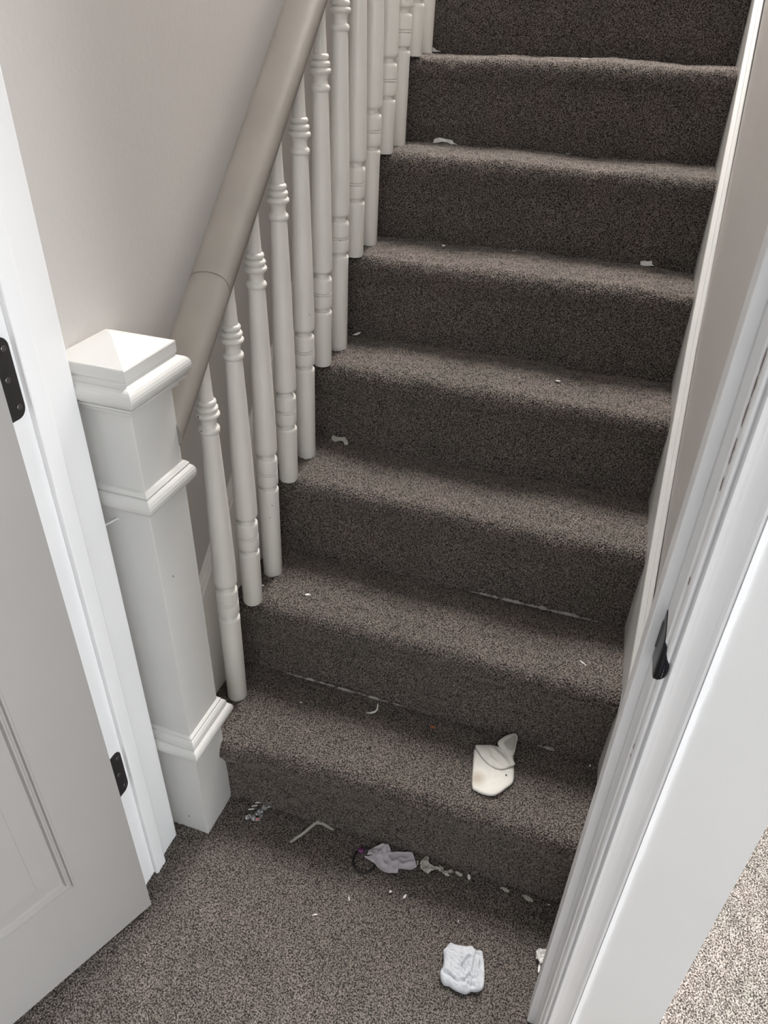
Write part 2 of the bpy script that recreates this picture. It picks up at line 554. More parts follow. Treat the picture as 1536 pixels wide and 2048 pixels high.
# architrave with a rounded inner edge, flat, cove and back band (profile in x, y; front is -y)
arch = [(0.7245, -0.258), (0.7245, -0.2655), (0.7250, -0.2695), (0.7266, -0.2722), (0.7290, -0.2730), (0.7298, -0.2700), (0.7308, -0.2698), (0.7314, -0.2765)]
arch += [(0.7322, -0.2785), (0.7358, -0.2788), (0.7362, -0.2764), (0.7370, -0.2768)]
for i in range(1, 9):
    t = i / 9
    arch.append((0.737 + 0.018 * t, -0.2778 + 0.0026 * math.sin(math.pi * t) * (1 - 0.4 * t) - 0.004 * t))
arch += [(0.7552, -0.2828), (0.7570, -0.2842), (0.7592, -0.2846), (0.7596, -0.2820), (0.7603, -0.2820), (0.7606, -0.2846), (0.7660, -0.2836), (0.7664, -0.258)]
bm = bmesh.new()
zs = [-0.004 + 0.02 * i for i in range(103)]
add_extrude(bm, arch, [(lambda p, z=z: (p[0] + (0.0011 * noise.noise(Vector((p[0] * 40, 3, z * 38))) if p[0] > 0.764 else 0), p[1], z)) for z in zs])
ao = obj_bm('trim_3', bm, M['trim'])
for p_ in ao.data.polygons: p_.use_smooth = False
ao.name = 'trim_3'
tag(ao, 'white moulded architrave around the right side of the doorway, chipped along its edge', kind='structure')

# strike plate with its curved lip
bm = bmesh.new()
nz_, ny_ = 15, 10
grid = []
for i in range(nz_):
    tz = -1 + 2 * i / (nz_ - 1)
    hw = math.sqrt(max(0.0, 1 - abs(tz) ** 2.6))
    row = []
    for j in range(ny_):
        u = j / (ny_ - 1)
        yy = -0.2225 - (0.0515 * hw + 0.001) * u
        xx = 0.7212 + (0.0 if yy > -0.262 else ((-(yy + 0.262)) ** 1.6) * 8.0)
        row.append(bm.verts.new((xx, yy, 0.903 + 0.032 * tz)))
    grid.append(row)
for i in range(nz_ - 1):
    for j in range(ny_ - 1):
        bm.faces.new((grid[i][j], grid[i + 1][j], grid[i + 1][j + 1], grid[i][j + 1]))
sp = obj_bm('strike_plate', bm, M['plate'], fr, True)
sp['label'] = 'dark rounded strike plate'
md = sp.modifiers.new('thick', 'SOLIDIFY'); md.thickness = 0.0018; md.offset = 1
rel(sp, fr)
bm = bmesh.new()
add_box(bm, (0.7198, -0.2262, 0.888), (0.7206, -0.2243, 0.922))
ln = obj_bm('plate_slot', bm, M['screw'], sp)

# chips along the architrave's rounded edge
def chip(x_, y_, z_, h, w_, seed):
    rnd = random.Random(seed)
    bm = bmesh.new()
    pts = []
    n = 14
    for i in range(n):
        t = 2 * math.pi * i / n
        k = 0.7 + 0.5 * rnd.random()
        pts.append((w_ * math.cos(t) * k, h * math.sin(t) * k))
    top = [bm.verts.new((x_ - 0.0004, y_ + a, z_ + b)) for a, b in pts]
    bot = [bm.verts.new((x_ + 0.001, y_ + a, z_ + b)) for a, b in pts]
    bm.faces.new(top); bm.faces.new(bot)
    for i in range(n):
        bm.faces.new((top[i], top[(i + 1) % n], bot[(i + 1) % n], bot[i]))
    c = obj_bm('paint_chip', bm, M['chip'], ao)
    return c


for i, (z_, h_, w_) in enumerate(((1.210, 0.011, 0.0016), (1.190, 0.009, 0.0022), (1.168, 0.012, 0.0018), (1.139, 0.008, 0.0020), (1.128, 0.005, 0.0014), (1.105, 0.006, 0.0015), (1.005, 0.005, 0.0016), (0.78, 0.005, 0.0012), (0.765, 0.003, 0.0012))):
    chip(0.7245, -0.2642, z_, h_, w_, i)

# ------------------------------------------------------------------ door leaf
P0 = Vector((0.006, -0.272, 0.010))
az = math.radians(-112.3)
door = empty('door_1', P0, (0, 0, az))       # local +x along the leaf, local -y... visible face at y=0 side
tag(door, 'grey white panelled door standing open against the left side', kind='structure')
# visible face normal in local frame: +y (left of direction); leaf body lies at negative y
bm = bmesh.new()
T = 0.038; WD = 0.72; HD = 1.975
st, br, tr = 0.106, 0.207, 0.11
zp0, zp1, zp2, zp3 = br, 0.80, 0.93, HD - tr
def add_frame_box(a, b): add_box(bm, a, b)
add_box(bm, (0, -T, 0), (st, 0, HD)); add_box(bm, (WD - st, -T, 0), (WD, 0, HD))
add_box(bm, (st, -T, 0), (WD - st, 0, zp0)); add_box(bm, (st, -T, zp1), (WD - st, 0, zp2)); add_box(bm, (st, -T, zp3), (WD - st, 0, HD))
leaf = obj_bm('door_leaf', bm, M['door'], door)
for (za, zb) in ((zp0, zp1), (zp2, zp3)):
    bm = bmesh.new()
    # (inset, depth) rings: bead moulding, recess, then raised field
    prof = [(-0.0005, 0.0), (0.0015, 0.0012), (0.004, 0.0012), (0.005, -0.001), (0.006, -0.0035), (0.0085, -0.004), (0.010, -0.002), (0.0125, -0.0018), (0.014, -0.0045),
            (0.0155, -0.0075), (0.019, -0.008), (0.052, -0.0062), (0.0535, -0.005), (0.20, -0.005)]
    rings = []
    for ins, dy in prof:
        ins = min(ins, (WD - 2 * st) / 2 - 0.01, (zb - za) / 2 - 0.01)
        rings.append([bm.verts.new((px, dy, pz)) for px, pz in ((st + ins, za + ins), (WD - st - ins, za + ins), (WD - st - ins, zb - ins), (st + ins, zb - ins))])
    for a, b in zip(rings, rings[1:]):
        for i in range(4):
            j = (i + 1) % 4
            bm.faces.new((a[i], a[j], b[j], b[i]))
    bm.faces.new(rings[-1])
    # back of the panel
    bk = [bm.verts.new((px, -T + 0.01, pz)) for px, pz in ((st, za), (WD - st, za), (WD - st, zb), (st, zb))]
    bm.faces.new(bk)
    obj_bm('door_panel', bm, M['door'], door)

# ------------------------------------------------------------------ newel post
NC = (-0.020, -0.056)
newel = empty('newel_post', (NC[0], NC[1], 0))
tag(newel, 'square white newel post with pyramid cap at the foot of the stairs', 'post')
def stack(name, prof, mat=None, bevel=0.0006):
    bm = bmesh.new(); add_square_stack(bm, prof, (0, 0))
    return obj_bm(name, bm, mat or M['post'], newel, False, bevel)
def rnd_prof(a_in, a_out, zlo, zhi, n=8):
    """half-round (torus) moulding between zlo and zhi"""
    out = []
    for i in range(n + 1):
        t = -math.pi / 2 + math.pi * i / n
        out.append((a_in + (a_out - a_in) * math.cos(t), (zlo + zhi) / 2 + (zhi - zlo) / 2 * math.sin(t)))
    return out
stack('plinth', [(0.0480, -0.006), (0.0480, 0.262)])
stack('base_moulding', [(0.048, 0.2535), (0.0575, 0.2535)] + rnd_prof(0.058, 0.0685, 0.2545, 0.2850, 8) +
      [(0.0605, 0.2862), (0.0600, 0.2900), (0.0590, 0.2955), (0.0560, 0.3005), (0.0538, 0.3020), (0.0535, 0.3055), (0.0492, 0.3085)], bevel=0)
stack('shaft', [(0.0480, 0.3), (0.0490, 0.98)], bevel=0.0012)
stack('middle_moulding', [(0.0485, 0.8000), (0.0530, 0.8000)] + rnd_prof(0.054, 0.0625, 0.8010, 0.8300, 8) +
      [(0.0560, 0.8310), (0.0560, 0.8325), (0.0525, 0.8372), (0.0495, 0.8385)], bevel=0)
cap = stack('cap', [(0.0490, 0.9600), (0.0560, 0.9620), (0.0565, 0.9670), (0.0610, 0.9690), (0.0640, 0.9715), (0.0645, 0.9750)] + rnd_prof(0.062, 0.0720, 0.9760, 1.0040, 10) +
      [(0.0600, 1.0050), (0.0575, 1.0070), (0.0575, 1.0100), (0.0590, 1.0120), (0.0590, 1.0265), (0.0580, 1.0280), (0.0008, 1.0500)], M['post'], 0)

# ------------------------------------------------------------------ staircase
stairs = empty('staircase', (W / 2, 0, 0))
tag(stairs, 'closed staircase covered in dark brown grey fitted carpet, seen from its foot', 'staircase')
ds = 0.0014
xs = np.arange(-0.0475, 0.7600, ds)
for k in range(1, NSTEP + 1):
    dd = ds if k <= 8 else 0.012
    xx = xs if k <= 8 else np.arange(-0.0475, 0.7600, 0.012)
    yy, zz, ny, nz, tread = step_profile(k, dd)
    if k == 8:
        pass
    nv, nu = len(yy), len(xx)
    Hf = pile(nv, nu, dd, amp=0.0013) if k <= 8 else np.zeros((nv, nu), np.float32)
    # soft, uneven stretch of the carpet over the nosing
    rs = np.random.default_rng(100 + k)
    ph = rs.uniform(0, 6.28, 4)
    wob = 0.0028 * np.sin(xx * 9 + ph[0]) + 0.0016 * np.sin(xx * 23 + ph[1]) + 0.0006 * np.sin(xx * 51 + ph[2])
    edge = -0.004 * np.exp(-((xx + 0.045) / 0.02) ** 2)
    Hf = Hf + (wob + edge)[None, :] * np.clip((zz - (k - 1) * R - 0.03) / 0.08, 0, 1)[:, None]
    Yg = yy[:, None] + ny[:, None] * Hf
    if k == 1:
        front = np.clip((0.06 - yy) / 0.05, 0, 1)[:, None]
        nose = np.exp(-((zz - 0.158) / 0.032) ** 2)[:, None]
        Yg = Yg - front * (0.001 + 0.010 * np.clip((0.35 - xx) / 0.3, 0, 1)[None, :] + 0.012 * nose * np.exp(-(np.clip(xx - 0.02, 0, None) / 0.08) ** 2)[None, :])
    Zg = zz[:, None] + nz[:, None] * Hf
    Xg = np.broadcast_to(xx[None, :], Yg.shape) - W / 2
    Pg = np.stack([Xg, Yg, Zg], -1)
    i = int(np.argmax(tread))
    Ppart = Pg[:i + 1]; Tpart = Pg[i:]
    # trim carpet that would run inside the newel post
    def keepmask(Q):
        if k > 1: return None
        ins = (Q[..., 0] + W / 2 < 0.016) & (Q[..., 1] < -0.022) 
        return ~ins
    a = grid_mesh('riser', Ppart, M['carpet'], stairs, keepmask(Ppart))
    b = grid_mesh('tread', Tpart, M['carpet'], stairs, keepmask(Tpart))
# landing above
box('landing', (-0.0475 - W / 2, NSTEP * G - 0.01, NSTEP * R - 0.1), (0.7600 - W / 2, 3.4, NSTEP * R - 0.001), M['carpet'], stairs)

# ------------------------------------------------------------------ balusters
ZB = 0.834   # height of the lower bead on the first baluster


def baluster_mesh(base):
    """profile around z=0 at the bead; base = length down to the carpet"""
    p = [(0.0190, -base), (0.0205, -base + 0.004), (0.0207, -0.440), (0.0212, -0.4215), (0.0210, -0.4175), (0.0195, -0.4150), (0.0160, -0.4140), (0.0148, -0.4120), (0.0150, -0.4085),
         (0.0185, -0.4075), (0.0208, -0.4055), (0.0212, -0.4030), (0.0213, -0.3850), (0.0210, -0.3805), (0.0186, -0.3796), (0.0186, -0.3786), (0.0212, -0.3780), (0.0212, -0.3755), (0.0186, -0.3747), (0.0186, -0.3737),
         (0.0212, -0.3730), (0.0213, -0.3520), (0.0210, -0.3470), (0.0196, -0.3442), (0.0164, -0.3430), (0.0146, -0.3410), (0.0146, -0.3360), (0.0156, -0.3335), (0.0205, -0.3320), (0.0218, -0.3290), (0.0220, -0.3250),
         (0.0216, -0.28), (0.0200, -0.20), (0.0176, -0.10), (0.0155, -0.03), (0.0148, -0.0075)]
    for i in range(7):
        t = -math.pi / 2 + math.pi * i / 6
        p.append((0.0150 + 0.0028 * math.cos(t), 0.0055 * math.sin(t)))
    p += [(0.0132, 0.0075), (0.0130, 0.0140), (0.0142, 0.0205)]
    for zc, rr in ((0.0275, 0.0200), (0.0385, 0.0182), (0.0495, 0.0160)):
        for i in range(7):
            t = -math.pi / 2 + math.pi * i / 6
            p.append((rr - 0.0040 + 0.0040 * math.cos(t), zc + 0.0048 * math.sin(t)))
    p += [(0.0120, 0.0565), (0.0114, 0.064), (0.0100, 0.10), (0.0088, 0.165)]
    bm = bmesh.new()
    add_lathe(bm, p, 40)
    bmesh.ops.recalc_face_normals(bm, faces=bm.faces)
    me = bpy.data.meshes.new('baluster')
    bm.to_mesh(me); bm.free()
    me.materials.append(M['ivory'])
    me.polygons.foreach_set('use_smooth', [True] * len(me.polygons))
    me.set_sharp_from_angle(angle=math.radians(60))
    return me


ords = ['first', 'second', 'third', 'fourth', 'fifth', 'sixth', 'seventh', 'eighth', 'ninth', 'tenth', 'eleventh', 'twelfth', 'thirteenth']
steps = ['bottom', 'second', 'third', 'fourth', 'fifth', 'sixth', 'seventh']
for n in range(13):
    yb = Y0 + n * G / 2
    k = int((n + 1) // 2) + 1
    zb = ZB + 0.0922 * n
    base = zb - (k * R - 0.003)
    o = bpy.data.objects.new('baluster', baluster_mesh(base))
    C.objects.link(o)
    o.location = (0.0095, yb, zb)
    o.rotation_euler = (0, math.atan(0.0095 / 0.64), 0)
    extra = {0: 'alone on the bottom step, nearest the square post'}.get(n, '%s baluster up from the square post, on the %s step' % (ords[n], steps[k - 1]))
    tag(o, 'white turned wooden baluster, ' + extra, 'baluster', 'turned balusters under the handrail')

# ------------------------------------------------------------------ handrail
rail = empty('handrail', (0.0, -0.01, 0.89))
tag(rail, 'sloping taupe painted wooden handrail running up from the white newel post', 'handrail')
rp = []
hw, th = 0.0335, 0.050
# cross-section (x, z) z up, 0 = bottom: flat bottom, undercut side, round shoulder, gently crowned top
right = [(0.0270, 0.0), (0.0275, 0.003), (0.0282, 0.011), (0.0330, 0.0145), (0.0358, 0.019), (0.0366, 0.026), (0.0350, 0.034), (0.0315, 0.0415), (0.0260, 0.0465), (0.0180, 0.0495), (0.0090, 0.0512), (0, 0.0518)]
rp = right + [(-a, b) for a, b in reversed(right[:-1])]
sl = 0.95
def rail_bottom(yy): return 0.864 + sl * yy
def rail_piece(name, ya, yb, dz=0.0, gr=1.0):
    bm = bmesh.new()
    def st(yy):
        return lambda p: (p[0] * gr, yy - (-0.01), rail_bottom(yy) + p[1] * gr * 1.02 + dz - 0.89)
    add_extrude(bm, rp, [st(ya), st((ya + yb) / 2), st(yb)])
    o = obj_bm(name, bm, M['rail'], rail, True)
    md = o.modifiers.new('edge', 'EDGE_SPLIT'); md.split_angle = math.radians(45)
    return o
rail_piece('lower_rail', -0.010, 0.1650)
rail_piece('upper_rail', 0.1655, 1.85, 0.0005, 1.008)

# ------------------------------------------------------------------ small things on the carpet
def sheet(name, outline, z, mat, parent=None, crumple=0.002, thick=0.0006, seed=1, cell=0.004, label=None, cat=None, group=None, lift=None, freq=60):
    """a thin torn piece: outline filled by a fine grid, crumpled, given thickness"""
    pts = np.array(outline)
    cx, cy = pts.mean(0)
    bm = bmesh.new()
    vs = [bm.verts.new((px - cx, py - cy, 0)) for px, py in pts]
    f = bm.faces.new(vs)
    bmesh.ops.triangulate(bm, faces=[f])
    ext = max(np.ptp(pts[:, 0]), np.ptp(pts[:, 1]))
    for _ in range(4):
        long = [e for e in bm.edges if e.calc_length() > cell]
        if not long: break
        bmesh.ops.subdivide_edges(bm, edges=long, cuts=1)
        bmesh.ops.triangulate(bm, faces=bm.faces)
    zmin = 9
    for v in bm.verts:
        q = Vector((v.co.x * freq + seed * 7.3, v.co.y * freq, seed * 1.7))
        h = (0.5 - abs(noise.noise(q))) * 2.2 * crumple + (0.5 - abs(noise.noise(q * 2.1 + Vector((3, 1, 7))))) * crumple * 1.3
        if lift: h += lift(v.co.x + cx, v.co.y + cy)
        v.co.z = h
    for v in bm.verts: zmin = min(zmin, v.co.z)
    for v in bm.verts: v.co.z -= zmin
    o = obj_bm(name, bm, mat, parent)
    md = o.modifiers.new('thick', 'SOLIDIFY'); md.thickness = thick; md.offset = 1
    if parent is None:
        o.location = (cx, cy, z)
        tag(o, label, cat, group)
    else:
        o.location = Vector((cx, cy, z)) - parent.location
    return o


# white ankle sock on the bottom tread
sock = empty('sock', (0.557, 0.11, R))
tag(sock, 'worn white ankle sock lying flat on the bottom carpeted step', 'sock')
foot = [(0.514, 0.143), (0.517, 0.118), (0.521, 0.094), (0.525, 0.070), (0.531, 0.050), (0.539, 0.0465), (0.549, 0.0445), (0.558, 0.0445), (0.567, 0.046), (0.575, 0.050), (0.584, 0.060), (0.593, 0.074), (0.602, 0.089), (0.601, 0.110), (0.596, 0.130), (0.585, 0.147), (0.560, 0.155), (0.535, 0.150)]


def pillow(name, outline, z, h, mat, parent, seed=0, wr=0.0008, cell=0.004, top_add=None, K=16, dens=3):
    pts = np.array(outline, dtype=float)
    # smooth closed outline
    n = len(pts); dense = []
    for i in range(n):
        p0_, p1_, p2_, p3_ = pts[i - 1], pts[i], pts[(i + 1) % n], pts[(i + 2) % n]
        for t in [q_ / dens for q_ in range(dens)]:
            dense.append(0.5 * ((2 * p1_) + (-p0_ + p2_) * t + (2 * p0_ - 5 * p1_ + 4 * p2_ - p3_) * t * t + (-p0_ + 3 * p1_ - 3 * p2_ + p3_) * t ** 3))
    dense = np.array(dense)
    c = dense.mean(0)
    bm = bmesh.new()
    rings = []
    for sgn in (1, -1):
        rs_ = []
        for i in range(K + 1):
            s = i / K            # 0 centre, 1 edge
            ring = []
            for p in dense:
                q = c + (p - c) * max(s, 0.02)
                hh = h * (1 - s ** 4) ** 0.5 if s < 1 else 0
                if sgn > 0:
                    v = Vector((q[0] * 90 + seed, q[1] * 90, seed))
                    zz_ = h * 0.35 + hh * 0.65 + wr * noise.noise(v) * (1 - s ** 3)
                    if top_add: zz_ += top_add(q[0], q[1]) * (1 - s ** 6)
                else:
                    zz_ = h * 0.35 - hh * 0.35
                ring.append((q[0], q[1], zz_))
            rs_.append(ring)
        rings.append(rs_)
    top = [[bm.verts.new((a - parent.location.x, b - parent.location.y, cc + z - parent.location.z)) for a, b, cc in r] for r in rings[0]]
    bot = [[bm.verts.new((a - parent.location.x, b - parent.location.y, cc + z - parent.location.z)) for a, b, cc in r] for r in rings[1][:-1]] + [top[-1]]
    m_ = len(dense)
    for L_, flip in ((top, False), (bot, True)):
        for a, b in zip(L_, L_[1:]):
            for i in range(m_):
                j = (i + 1) % m_
                bm.faces.new((a[i], a[j], b[j], b[i]))
        bm.faces.new(L_[0])
    return obj_bm(name, bm, mat, parent, True)


pillow('foot', foot, R + 0.001, 0.009, M['sock'], sock, 3, 0.0012)
ankle = [(0.514, 0.1435), (0.523, 0.131), (0.533, 0.120), (0.543, 0.112), (0.554, 0.1065), (0.564, 0.104), (0.572, 0.1045), (0.581, 0.109), (0.590, 0.117), (0.5985, 0.1265), (0.5945, 0.134), (0.592, 0.145), (0.590, 0.160), (0.585, 0.170), (0.575, 0.168), (0.562, 0.158), (0.545, 0.156), (0.528, 0.150)]
pillow('ankle', ankle, R + 0.0095, 0.0065, M['sock'], sock, 8, 0.0022,
       top_add=lambda a, b: 0.0018 * math.sin((a * 0.8 + b) * 260) * (1 if a > 0.548 else 0.1))
cuff = [(0.557, 0.170), (0.556, 0.160), (0.563, 0.153), (0.571, 0.148), (0.580, 0.141), (0.589, 0.139), (0.5925, 0.150), (0.592, 0.168), (0.592, 0.186), (0.589, 0.196), (0.584, 0.1985), (0.576, 0.194), (0.566, 0.184)]
pillow('cuff', cuff, R + 0.0125, 0.0075, M['sock'], sock, 5, 0.001)
inner = [(0.5655, 0.164), (0.572, 0.155), (0.580, 0.149), (0.587, 0.148), (0.589, 0.160), (0.589, 0.176), (0.586, 0.189), (0.580, 0.186), (0.572, 0.175)]
pillow('cuff_opening', inner, R + 0.0175, 0.0032, M['sock_in'], sock, 2, 0.0006)
bm = bmesh.new(); add_lathe(bm, [(0.0012, 0.0), (0.0016, 0.0012), (0.001, 0.0022)], 10, (0.5865 - 0.557, 0.0975 - 0.11))
s2 = obj_bm('speck', bm, M['dark'], sock, True); s2.location.z = 0.0095

# crumpled tissue wad on the hall floor
wad = empty('tissue_wad', (0.585, -0.175, 0))
tag(wad, 'thick squarish wad of crumpled white tissue on the hall carpet', 'tissue')
wo = [(0.555, -0.146), (0.552, -0.15), (0.549, -0.157), (0.546, -0.163), (0.549, -0.171), (0.552, -0.183), (0.552, -0.194), (0.55, -0.199), (0.554, -0.21), (0.559, -0.216), (0.564, -0.218), (0.572, -0.217), (0.58, -0.219), (0.59, -0.22), (0.602, -0.219), (0.61, -0.212), (0.617, -0.21), (0.625, -0.205), (0.629, -0.198), (0.628, -0.185), (0.625, -0.172), (0.621, -0.158), (0.617, -0.148), (0.613, -0.14), (0.605, -0.142), (0.599, -0.141), (0.594, -0.138), (0.584, -0.142), (0.575, -0.144), (0.564, -0.146)]
def wad_h(a, b):
    h = -0.004
    # folded layers: creases running down the wad, ragged puckers near its lower edge
    for (ax, ay, bx, by, dp, wd) in ((0.604, -0.136, 0.606, -0.185, 0.006, 0.0022), (0.593, -0.160, 0.586, -0.182, 0.005, 0.0018), (0.601, -0.190, 0.596, -0.203, 0.005, 0.0018),
                                     (0.556, -0.200, 0.585, -0.210, 0.006, 0.0022), (0.610, -0.150, 0.622, -0.175, 0.004, 0.003), (0.588, -0.206, 0.612, -0.204, 0.004, 0.0022)):
        dx, dy = bx - ax, by - ay
        t = max(0, min(1, ((a - ax) * dx + (b - ay) * dy) / (dx * dx + dy * dy)))
        q = math.hypot(a - ax - t * dx, b - ay - t * dy)
        h -= dp * math.exp(-(q / wd) ** 2)
        h += 0.35 * dp * math.exp(-((q - 2.6 * wd) / wd) ** 2)
    h += 0.0035 * (1 - abs(noise.noise(Vector((a * 60, b * 40, 1.3)))) * 2.2)
    h += 0.0016 * (1 - 3 * abs(noise.noise(Vector((a * 150, b * 150, 4)))))
    if a > 0.607: h -= 0.003
    return h
wb = pillow('wad_body', wo, -0.001, 0.022, M['tissue'], wad, 4, 0.001, K=34, dens=6, top_add=wad_h)
fold = [(0.556, -0.205), (0.565, -0.209), (0.580, -0.214), (0.590, -0.216), (0.600, -0.214), (0.598, -0.208), (0.588, -0.207), (0.575, -0.205), (0.562, -0.200)]
pillow('loose_fold', fold, 0.004, 0.012, M['tissue'], wad, 6, 0.0016)

# torn tissue against the first riser, hair tie beneath it
bm = bmesh.new()
ringc = (0.352, -0.048)
nr, nt_ = 48, 8
vv = []
for i in range(nr):
    t = 2 * math.pi * i / nr
    rx, ry = 0.0235, 0.0265
    row = []
    for j in range(nt_):
        s = 2 * math.pi * j / nt_
        rr = 0.0021 * math.cos(s)
        row.append(bm.verts.new(((rx + rr) * math.cos(t), (ry + rr) * math.sin(t), 0.0036 + 0.0021 * math.sin(s) + 0.0008 * math.sin(2 * t))))
    vv.append(row)
for i in range(nr):
    for j in range(nt_):
        bm.faces.new((vv[i][j], vv[(i + 1) % nr][j], vv[(i + 1) % nr][(j + 1) % nt_], vv[i][(j + 1) % nt_]))
tie = empty('hair_tie', (ringc[0], ringc[1], 0.0))
tag(tie, 'thin black elastic hair tie with a purple bead, half under torn tissue', 'hair tie')
obj_bm('band', bm, M['black'], tie, True)
bm = bmesh.new()
bmesh.ops.create_icosphere(bm, subdivisions=3, radius=0.0065)
for v in bm.verts:
    v.co.z *= 0.7; v.co.x *= 1.15
    v.co *= 1 + 0.06 * noise.noise(v.co * 300)
bd = obj_bm('bead', bm, M['bead'], tie, True); bd.location = (-0.014, 0.0155, 0.0058)
bd['label'] = 'purple bead'

tis = empty('torn_tissue', (0.40, -0.03, 0.003))
tag(tis, 'torn greyish tissue lying over a black hair tie at the first riser', 'tissue')
sheet('tissue_sheet', [(0.348, -0.044), (0.372, -0.031), (0.395, -0.018), (0.409, -0.012), (0.424, -0.007), (0.438, -0.004), (0.447, -0.016), (0.455, -0.030), (0.446, -0.038), (0.436, -0.040), (0.422, -0.046), (0.423, -0.054), (0.406, -0.060), (0.396, -0.060), (0.384, -0.056), (0.372, -0.051), (0.360, -0.047)],
      0.005, M['paper'], tis, 0.0045, 0.0005, 3, 0.0022, freq=26, lift=lambda a, b: 0.05 * max(0, b + 0.05))
sheet('tissue_corner', [(0.353, -0.039), (0.354, -0.028), (0.359, -0.019), (0.367, -0.013), (0.378, -0.005), (0.387, -0.005), (0.394, -0.012), (0.398, -0.020), (0.375, -0.031)],
      0.0045, M['paper'], tis, 0.0040, 0.0005, 9, 0.0022, freq=40, lift=lambda a, b: 0.10 * max(0, b + 0.04))

# torn paper strip beside the riser
st_ = sheet('paper_strip', [(0.1935, -0.0645), (0.197, -0.0655), (0.2025, -0.0575), (0.214, -0.0400), (0.222, -0.0240), (0.230, -0.0095), (0.227, -0.0050), (0.222, -0.0090), (0.216, -0.0230), (0.208, -0.0390), (0.199, -0.0530)],
            0.002, M['scrap'], None, 0.0008, 0.0006, 2, 0.004, 'long narrow torn paper strip pointing away from the first riser', 'paper', lift=lambda a, b: 0.02 * max(0, b + 0.06))
sheet('paper_scrap', [(0.228, -0.010), (0.226, -0.001), (0.232, 0.0025), (0.243, -0.001), (0.252, -0.003), (0.262, -0.006), (0.270, -0.009), (0.262, -0.012), (0.250, -0.009), (0.240, -0.008)],
      0.003, M['scrap'], None, 0.0012, 0.0006, 5, 0.004, 'crinkled grey paper scrap at the top end of the long paper strip', 'paper', 'paper scraps along the first riser')

# crumpled sweet wrapper by the post
wrp = empty('wrapper', (0.098, -0.022, 0.0))
tag(wrp, 'crumpled shiny silver sweet wrapper beside the newel post', 'wrapper')
sheet('foil_body', [(0.080, -0.046), (0.090, -0.040), (0.098, -0.034), (0.100, -0.024), (0.108, -0.018), (0.114, -0.022), (0.117, -0.031), (0.116, -0.045), (0.108, -0.050), (0.096, -0.049), (0.086, -0.050)],
      0.002, M['foil'], wrp, 0.004, 0.0005, 4, 0.003, freq=110)
sheet('foil_twist', [(0.100, -0.028), (0.106, -0.012), (0.112, -0.004), (0.120, 0.000), (0.128, -0.002), (0.122, -0.010), (0.116, -0.018), (0.112, -0.028)],
      0.003, M['foil'], wrp, 0.004, 0.0005, 6, 0.003, freq=120)
for i, (bx, by) in enumerate(((0.081, -0.028), (0.084, -0.019), (0.088, -0.010))):
    s = sheet('white_stripe', [(bx, by), (bx + 0.011, by + 0.0055), (bx + 0.0115, by + 0.0025), (bx + 0.001, by - 0.003)], 0.006 + 0.001 * i, M['scrap_w'], wrp, 0.0006, 0.0005, i, 0.004)
s = sheet('pink_patch', [(0.106, -0.043), (0.113, -0.040), (0.115, -0.046), (0.108, -0.048)], 0.0085, M['pink'], wrp, 0.0004, 0.0004, 3, 0.004)
s['label'] = 'pink and black printed patch'
sheet('dark_patch', [(0.102, -0.040), (0.108, -0.036), (0.113, -0.0395), (0.106, -0.0425)], 0.0085, M['dark'], wrp, 0.0004, 0.0004, 5, 0.004)

# bits along the first riser and elsewhere
def blob(cx, cy, l, w_, ang, seed):
    rnd = random.Random(seed); pts = []
    n = 9
    for i in range(n):
        t = 2 * math.pi * i / n
        k = 0.75 + 0.45 * rnd.random()
        a, b = l / 2 * math.cos(t) * k, w_ / 2 * math.sin(t) * k
        pts.append((cx + a * math.cos(ang) - b * math.sin(ang), cy + a * math.sin(ang) + b * math.cos(ang)))
    return pts


